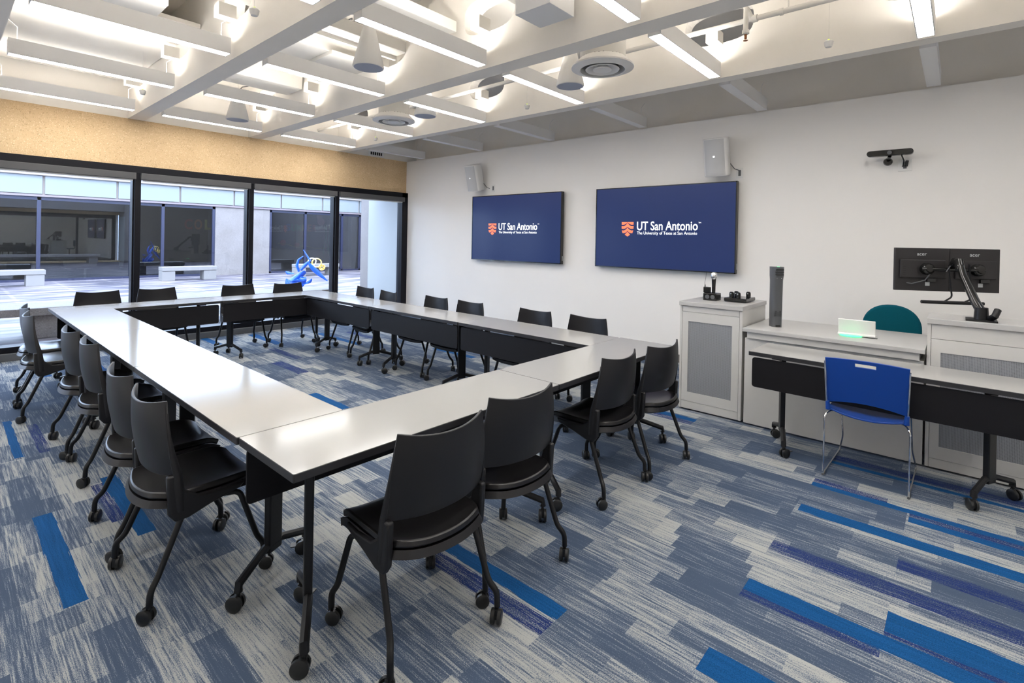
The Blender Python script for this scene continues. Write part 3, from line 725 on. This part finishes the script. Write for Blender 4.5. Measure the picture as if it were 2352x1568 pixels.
t = thing('swivel_chair', 'teal upholstered office chair behind the presenter desk', 'chair', (5.62, .460, 0), D(90))
ol = []
for k in range(40):
    a_ = 2*PI*k/40; c_, s_ = math.cos(a_), math.sin(a_); e_ = 2.2 if s_ > 0 else 4.5
    rr = (abs(c_)**e_+abs(s_)**e_)**(-1/e_); ol.append((.222*rr*c_,   .79+(.215 if s_ > 0 else .17)*rr*s_))
G().prism(ol, -.262, -.205, 'xz').build('backrest', 'teal', t, smooth=True, bevel=.02, seg=4)
G().box(-.23, .23, -.2, .24, .44, .51).build('seat', 'teal', t, bevel=.03, seg=4)
G().tube([(0, -.1, .45), (0, -.24, .47), (0, -.26, .75)], .02, 8).build('back_bar', 'blackmetal', t, smooth=True)
G().tube([(0, 0, .12), (0, 0, .44)], .028, 12).build('gas_post', 'blackmetal', t, smooth=True)
for k in range(5):
    a = 2*PI*k/5+.3; G().tube([(0, 0, .12), (.27*math.cos(a), .27*math.sin(a), .075)], [.024, .016], 8).build('foot_spoke', 'blackmetal', t, smooth=True)
    caster(t, .27*math.cos(a), .27*math.sin(a), .028, a, False, .01)

# ------------------------------------------------------------------ monitor arm with two monitors
MC = Vector((5.14, .055, 0)); ang = D(31)
def mon(yoff0, yoff1, lab, glare):
    t = thing('computer_monitor', lab, 'monitor', (MC.x, MC.y, 0), ang, 'pair of monitors on one arm')
    z0, z1 = 1.205, 1.535
    G().box(0, .024, yoff0, yoff1, z0, z1).build('monitor_back', 'monback', t, bevel=.003)
    G().box(.024, .027, yoff0+.01, yoff1-.01, z0+.02, z1-.01).build('screen', 'gloss', t)
    w_ = yoff1-yoff0; c = (yoff0+yoff1)/2
    G().box(-.018, 0, yoff0+.03, yoff1-.03, z0+.10, z1-.09).build('rear_bulge', 'monback', t, bevel=.005)
    g = G()
    for k in range(5): g.box(-.0195, -.017, yoff1-.065, yoff1-.047, z0+.12+k*.016, z0+.124+k*.016)
    g.build('vent_slot', 'dark', t)
    G().box(-.002, 0, c-.055, c-.025, z0+.04, z0+.068).build('rating_label', 'pale', t)
    G().box(-.02, 0, c-.09, c-.03, z0+.07, z0+.10).build('port_cover', 'gloss', t, bevel=.003)
    text('acer', 'lettering', 'pale', t, .066, None, (-.0012, c+.035, z1-.058), (PI/2, 0, -PI/2), bold=0)
    return t
mon(.003, .372, 'left black monitor seen from behind on the arm', 0)
mon(-.335, -.003, 'right black monitor seen from behind on the arm', 0)
t = thing('monitor_arm', 'curved black monitor arm with crossbar clamped on the right cabinet', 'monitor arm', (0, 0, 0))
G().box(4.63, 4.80, -.20, -.04, 1.048, 1.058, ).lathe([(.04, 0), (.035, .08)], c=(4.715, -.12, 1.058), n=20).tube([(4.70, -.16, 1.065), (4.66, -.185, 1.09), (4.69, -.20, 1.13)], .02, 10).build('clamp_base', 'blackmetal', t, smooth=True)
pA = [(4.72, -.115, 1.12), (4.75, -.09, 1.17), (4.83, -.055, 1.26), (4.91, -.025, 1.34), (4.96, -.01, 1.41)]
G().tube(pA, [.032, .030, .028, .026, .024], 12, flat=.8).build('lower_arm', 'gloss', t, smooth=True)
G().tube([(4.955, -.01, 1.38), (4.985, .0, 1.44), (5.03, .02, 1.44), (5.09, .04, 1.40)], [.03, .03, .028, .022], 12).build('upper_arm', 'gloss', t, smooth=True)
R_ = Matrix.Translation((MC.x, MC.y, 0)) @ Matrix.Rotation(ang, 4, 'Z')
G().tube([(-.055, -.20, 1.375), (-.055, .22, 1.375)], .014, 10).xf(R_).build('crossbar', 'gloss', t, smooth=True)
for yy in (.17, -.17):
    G().lathe([(.035, -.065), (.045, -.05), (.045, -.02)], c=(0, yy, 1.375), n=20, axis='x').tube([(-.07, yy, 1.375), (-.03, yy, 1.36)], .022, 10).xf(R_).build('swivel_mount', 'gloss', t, smooth=True)
G().tube(fillet([(-.07, .045, 1.40), (-.07, .02, 1.17), (-.10, .09, 1.135)], .02), .006, 8).tube(fillet([(-.07, -.09, 1.42), (-.07, -.11, 1.16), (-.10, -.05, 1.14)], .02), .006, 8).xf(R_).build('handle_bracket', 'blackmetal', t, smooth=True)
G().tube([(-.10, -.17, 1.13), (-.10, .24, 1.13)], .013, 12).xf(R_).build('grab_handle', 'blackmetal', t, smooth=True)
G().tube([(-.06, .15, 1.36), (-.05, .19, 1.29), (-.03, .27, 1.26), (-.02, .30, 1.265)], .004, 6).tube([(-.06, -.02, 1.39), (-.08, .02, 1.44), (-.07, .06, 1.36)], .004, 6).xf(R_).build('cable', 'tower', t, smooth=True)

# ------------------------------------------------------------------ screens, speakers, camera on the white wall
def tv(y0, y1, lab, sh, tx):
    z0, z1 = 1.185, 2.287; t = thing('wall_screen', lab, 'television', (0, 0, 0), 0, 'pair of wall screens')
    G().box(6.275, 6.33, y0, y1, z0, z1).box(6.268, 6.275, y0, y1, z0, z0+.012).box(6.268, 6.275, y0, y1, z1-.012, z1).box(6.268, 6.275, y0, y0+.012, z0, z1).box(6.268, 6.275, y1-.012, y1, z0, z1).build('bezel', 'gloss', t)
    G().box(6.33, XW, y0+.5, y1-.5, z0+.3, z1-.3).build('wall_bracket', 'blackmetal', t)
    s = G().box(6.2735, 6.276, y0+.012, y1-.012, z0+.012, z1-.012).build('screen', 'screen', t)
    # four draped bands of the shield
    g = G(); yc, hw, zt, hh = (sh[0]+sh[1])/2, (sh[0]-sh[1])/2, 1.812, .196
    S = 14
    def q_(a): return max(0., 1-abs(a))
    lay = [(lambda a: 0, lambda a: .18+.02*math.sin(PI*q_(a))-.165*q_(a)**2.2, 1, 1),
           (lambda a: .28+.03*math.sin(PI*q_(a))-.23*q_(a)**2.4, lambda a: .455+.03*math.sin(PI*q_(a))-.13*q_(a)**2.4, 1, 1),
           (lambda a: .575+.03*math.sin(PI*q_(a))-.19*q_(a)**2.4, lambda a: .765+.02*math.sin(PI*q_(a))-.16*q_(a)**2.4, .96, .84),
           (lambda a: .67+.21*abs(a), lambda a: 1-.12*abs(a), .45, .45)]
    for up_, lo_, w1, w2 in lay:
        for i in range(S):
            a0, a1 = -1+2*i/S, -1+2*(i+1)/S
            g.prism([(yc-hw*w1*a0, zt-hh*up_(a0)), (yc-hw*w1*a1, zt-hh*up_(a1)), (yc-hw*w2*a1, zt-hh*lo_(a1)), (yc-hw*w2*a0, zt-hh*lo_(a0))], 6.2715, 6.2735, 'yz')
    g.build('shield_logo', 'orange', t)
    text('UT San Antonio', 'lettering', 'lit', t, tx[0]-tx[1], .118, (6.2725, tx[0], 1.703), (PI/2, 0, -PI/2), bold=.011)
    text('The University of Texas at San Antonio', 'lettering', 'lit', t, tx[0]-tx[1]-.01, .052, (6.2725, tx[0]-.008, 1.645), (PI/2, 0, -PI/2), bold=.002)
    text('TM', 'lettering', 'lit', t, .034, .016, (6.2725, tx[1]-.012, 1.787), (PI/2, 0, -PI/2))
    G().box(6.30, 6.32, y0-.002, y0+.002, z0+.05, z0+.12).build('badge', 'pale', t)
tv(4.525, 6.458, 'wall screen nearer the window showing a navy slide', (6.055, 5.872), (5.825, 5.00))
tv(1.985, 3.92, 'wall screen nearer the cabinets showing a navy slide, under the right speaker', (3.504, 3.325), (3.28, 2.452))
def wall_speaker(x, y, z, rz, tilt, lab, sock):
    t = thing('wall_speaker', lab, 'speaker', (x, y, z), rz, 'white wall speakers')
    Mx = Matrix.Rotation(tilt, 4, 'X')
    poly = []
    for k in range(13):
        a = PI*k/12; poly.append((.140*math.cos(a), -.055-.062*math.sin(a)**.8))
    poly += [(-.125, .06), (-.085, .125), (.085, .125), (.125, .06)]
    g = G().prism(poly, -.225, .225, 'xy').xf(Mx); g.build('cabinet', 'white', t, smooth=True, bevel=.012, seg=3)
    g = G().prism([(p[0]*.94, p[1]-.004) for p in poly[:13]]+[(-.12, -.04), (.12, -.04)], -.212, .212, 'xy').xf(Mx); g.build('grille', 'grille', t, smooth=True)
    G().box(-.010, .010, -.1255, -.118, .0, .020).xf(Mx).build('logo', 'lit', t)
    return t
sp1 = wall_speaker(6.19, 6.33, 2.60, D(-88), D(15), 'white wall speaker above the screen nearer the window', 0)
sp2 = wall_speaker(6.18, 2.19, 2.575, D(-90), D(12), 'white wall speaker above the screen nearer the cabinets', 0)
for (sp, y0) in ((sp1, 6.33), (sp2, 2.19)):
    inv = (Matrix.Translation(sp.location) @ Matrix.Rotation(sp.rotation_euler.z, 4, 'Z')).inverted()
    G().tube([(6.29, y0, 2.56), (XW, y0-.04, 2.50)], .018, 10).xf(inv).build('bracket', 'white', sp, smooth=True)
    G().tube([(6.30, y0-.09, 2.53), (6.34, y0-.15, 2.44), (XW-.006, y0-.20, 2.42)], .005, 6).xf(inv).build('cable', 'tower', sp, smooth=True)
for y, lab in ((6.05, 'white wall socket plate beside the speaker nearer the window'), (1.99, 'white wall socket plate beside the speaker nearer the cabinets'), (.42, 'white wall socket plate under the black camera bar')):
    w2, z = (.04, 2.42) if y > 1 else (.055, 2.355)
    if y == 1.99: z = 2.39
    t = thing('socket_plate', lab, 'socket', (XW, y, z), 0, 'white socket plates')
    G().box(-.006, 0, -w2, w2, -.06, .06).build('plate', 'white', t, bevel=.002)
    G().box(-.008, -.006, -.014, .014, -.035, .035).build('outlet', 'tower', t)
t = thing('camera_bar', 'black video camera bar mounted on the white wall above the monitors', 'camera', (6.20, .53, 2.462), D(0))
g = G().prism(rrect(-.185, .185, -.028, .028, .027, 6), -.03, .03, 'yz')
g.build('bar_body', 'gloss', t, smooth=True, bevel=.004)
G().lathe([(.0, 0), (.019, 0), (.019, .006)], c=(-.034, 0, 0), n=20, axis='x').build('lens', 'tower', t)
G().box(-.032, -.03, -.012, .012, -.004, .004).build('emblem', 'pale', t)
G().lathe([(.032, 0), (.04, .02), (.035, .05)], c=(.06, .02, -.075), n=20, axis='x').tube([(.0, .0, -.03), (.08, .02, -.07), (.17, .02, -.075)], .016, 10).build('swivel_mount', 'gloss', t, smooth=True)
G().tube([(.01, -.09, -.02), (.03, -.11, -.08), (.08, -.10, -.13), (.155, -.09, -.12)], .006, 8).tube([(.13, -.13, -.07), (.155, -.12, -.12)], .014, 8).build('cable', 'gloss', t, smooth=True)

# ------------------------------------------------------------------ courtyard outside
struct(G().box(-14, 26, YW+.35, 30, -.12, 0).build('ground', 'paving'))
struct(G().box(XL, XW+.4, YW+.10, YW+.55, -.1, .07).build('trim_8', 'sand'))
struct(G().box(XL-4, XW+3, YW+.2, YW+1.3, 2.60, 3.3).build('wall_outer_lintel', 'pier'))
wl = struct(G().box(6.50, 7.0, YW+.12, 10.35, 0, 4.2).build('wall_wing', 'pier'))
t = tag(G().box(6.47, 6.50, YW+.30, 10.0, .05, 2.36).build('wall_panel', 'cab', bevel=.004), 'smooth pale panel on the wall just outside the window, right side', 'panel'); t.data.materials[0] = M['panelgrey']
struct(G().box(7.0, 20, 10.2, 10.8, 0, 3.6).build('wall_unseen_near', 'facade'))  # unseen facade, added so the far panes mirror a dark wall instead of sky
struct(G().box(13.6, 14.2, 10.8, 20.9, 0, 3.6).build('wall_courtyard_side', 'pier'))
# far wing across the courtyard
fb = thing('far_building', 'low building across the courtyard with dark glazing and white fascia', 'building', (0, 21, 0))
for k, x in enumerate([-1.4+1.805*i for i in range(-3, 9)]):
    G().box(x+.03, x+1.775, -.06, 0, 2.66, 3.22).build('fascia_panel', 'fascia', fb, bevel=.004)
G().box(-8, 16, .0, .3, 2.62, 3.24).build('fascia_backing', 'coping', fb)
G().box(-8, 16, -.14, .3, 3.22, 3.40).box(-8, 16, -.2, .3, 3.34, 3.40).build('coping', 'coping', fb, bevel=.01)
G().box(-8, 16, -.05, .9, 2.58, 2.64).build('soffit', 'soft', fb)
G().box(7.0, 9.0, .0, .8, 0, 2.6).build('stone_pier', 'pier', fb)
G().box(13.2, 15.5, .0, .8, 0, 2.6).build('stone_pier', 'pier', fb)
def glazing(x0, x1, ml):
    g = G().box(x0, x1, .02, .12, 2.48, 2.60).box(x0, x1, .02, .12, 0, .07)
    for mx in ml: g.box(mx-.045, mx+.045, .02, .14, 0, 2.6)
    g.build('glazing_frame', 'darkframe', fb)
    G().box(x0, x1, .07, .08, .07, 2.48).build('pane', 'farglass', fb)
glazing(-8, 7.0, [-1.6, .25, 2.12, 4.42, 5.33, 6.95])
glazing(9.0, 13.2, [9.05, 10.52, 12.24, 13.15])
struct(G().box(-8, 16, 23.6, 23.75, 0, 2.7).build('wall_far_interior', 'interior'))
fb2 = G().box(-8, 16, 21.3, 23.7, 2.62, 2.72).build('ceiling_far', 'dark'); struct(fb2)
# painted letters and flowers seen on the far glazing
def letters(chars, cols, x, y, z, w_, h_, label):
    t = thing('window_lettering', label, 'lettering', (x, 21.085, z))
    for i, ch in enumerate(chars):
        text(ch, 'letter', cols[i], t, w_*.8, h_, (i*w_, 0, 0), (PI/2, 0, 0), bold=.03)
letters('COLFA', ['red', 'orangep', 'yel', 'grn', 'blu'], 6.0, 22.6, 1.72, .32, .38, 'faded red to green painted letters behind the glass across the courtyard')
letters('SUMMER', ['blu', 'grn', 'grn', 'yel', 'orangep', 'red'], 9.7, 22.6, 1.75, .23, .30, 'small coloured painted letters behind the right glazing across the courtyard')
t = thing('painted_flowers', 'green painted stems with pink and ochre flowers on the far glazing', 'artwork', (0, 21.10, 0))
g = G()
for dx, ph in ((0, 0), (.12, 1), (.22, 2), (-.12, 2.6)):
    g.tube([(11.55+dx+.06*math.sin(z*3+ph)+(2.1-z)*.02, .0, z) for z in [.75+.1*k for k in range(14)]], .022, 5)
g.build('stem', 'grn', t, smooth=True)
G().lathe([(.17, -.01), (.17, .01)], c=(11.25, 0, 2.18), n=20, axis='y').lathe([(.13, -.01), (.13, .01)], c=(11.18, 0, 2.38), n=16, axis='y').build('flower', 'pink', t)
G().lathe([(.13, -.01), (.13, .01)], c=(11.75, 0, 2.0), n=20, axis='y').build('flower', 'yel', t)
G().lathe([(.12, -.01), (.12, .01)], c=(9.6, 0, 1.25), n=16, axis='y').lathe([(.11, -.01), (.11, .01)], c=(10.2, 0, 1.15), n=16, axis='y').build('flower', 'red', t)
G().tube([(9.4, 0, 1.22), (9.8, 0, 1.18), (10.2, 0, 1.05), (10.6, 0, 1.1), (11.1, 0, 1.0), (11.5, 0, 1.02)], .015, 5).build('vine', 'yel', t)
for (x, y, L_, lab) in ((.40, 19.45, 1.7, 'stone bench in the courtyard at the left edge of the window'), (4.86, 19.35, 1.6, 'stone bench in the courtyard in front of the middle glazing'), (9.15, 19.1, 1.75, 'stone bench in the courtyard behind the blue sculpture')):
    t = thing('stone_bench', lab, 'bench', (x, y, 0), 0, 'stone benches across the courtyard')
    G().box(0, L_, -.22, .24, .32, .45).build('bench_slab', 'stonebench', t, bevel=.01)
    G().box(.0, .36, -.2, .22, 0, .315).build('support_block', 'stonebench', t, bevel=.01)
    G().box(L_-.40, L_-.02, -.2, .22, 0, .315).build('support_block', 'stonebench', t, bevel=.01)
t = thing('stone_bench', 'long low stone slab bench just outside the windows', 'bench', (-2.0, 9.75, 0))
G().box(-2, 7.42, -.02, .80, .34, .45).build('bench_slab', 'pier', t, bevel=.01)
for x in (-1.5, 2.9, 7.0): G().box(x, x+.35, .1, .7, 0, .34).build('support_block', 'pier', t, bevel=.01)

# blue steel sculpture
t = thing('abstract_sculpture', 'bright blue welded steel sculpture with yellow loops in the courtyard', 'sculpture', (6.75, 13.6, 0), D(-38))
def petal(pts, wd, m_='sculpt', nm='blade'):
    """a curved leaf-shaped plate along a centre line"""
    P = [Vector(p) for p in pts]
    def at(u):
        f = u*(len(P)-1); i = min(int(f), len(P)-2); return P[i].lerp(P[i+1], f-i)
    def fn(u, v):
        w_ = wd*math.sin(PI*min(.98, max(.02, u)))**.8; a = (v-.5)*2
        return at(u)+Vector((a*w_*.95, .5*a*a*w_-.05, a*w_*.30))
    G().sheet(fn, 14, 6, .012).build(nm, m_, t, smooth=True)
petal([(-.30, 0, .12), (-.22, 0, .34), (-.10, .02, .46), (.02, .04, .58)], .20)
petal([(-.26, -.04, .30), (-.12, -.06, .34), (.04, -.04, .30)], .20)
petal([(-.12, -.04, .02), (-.10, 0, .22), (-.02, .02, .42)], .19)
petal([(-.42, .03, .36), (-.36, 0, .22), (-.24, 0, .14), (-.10, 0, .12)], .10)
petal([(-.44, .03, .56), (-.34, 0, .50), (-.22, 0, .50)], .06)
petal([(.02, .02, .20), (.12, 0, .22), (.24, 0, .36)], .09)
petal([(.14, .0, .82), (.26, 0, .66), (.42, 0, .50), (.66, 0, .30)], .07)
G().tube([(-.10, 0, .55), (-.16, 0, .72), (-.12, 0, .88), (.0, .02, .98)], [.03, .04, .03, .012], 8).build('horn', 'sculpt', t, smooth=True)
G().tube([(-.06, 0, .60), (.06, 0, .74), (.18, 0, .86), (.10, 0, 1.0), (.0, 0, 1.16)], [.04, .05, .035, .02, .008], 8).build('neck', 'sculpt', t, smooth=True)
def ring(c, r, m_):
    G().tube([(c[0]+r*math.cos(2*PI*k/24), c[1]+.02*math.sin(k), c[2]+r*math.sin(2*PI*k/24)) for k in range(25)], .018, 6).build('loop', m_, t, smooth=True)
ring((.24, 0, .83), .10, 'white'); ring((.36, 0, .80), .12, 'yellow'); ring((.50, 0, .68), .075, 'yellow'); ring((.50, .01, .68), .04, 'yellow')
G().tube([(-.62, -.1, .015), (-.1, 0, .10)], .018, 6).tube([(-.1, 0, .10), (.30, .0, .05)], .018, 6).tube([(-.1, .02, .10), (.28, .25, .02)], .018, 6).build('base_strut', 'darkframe', t)
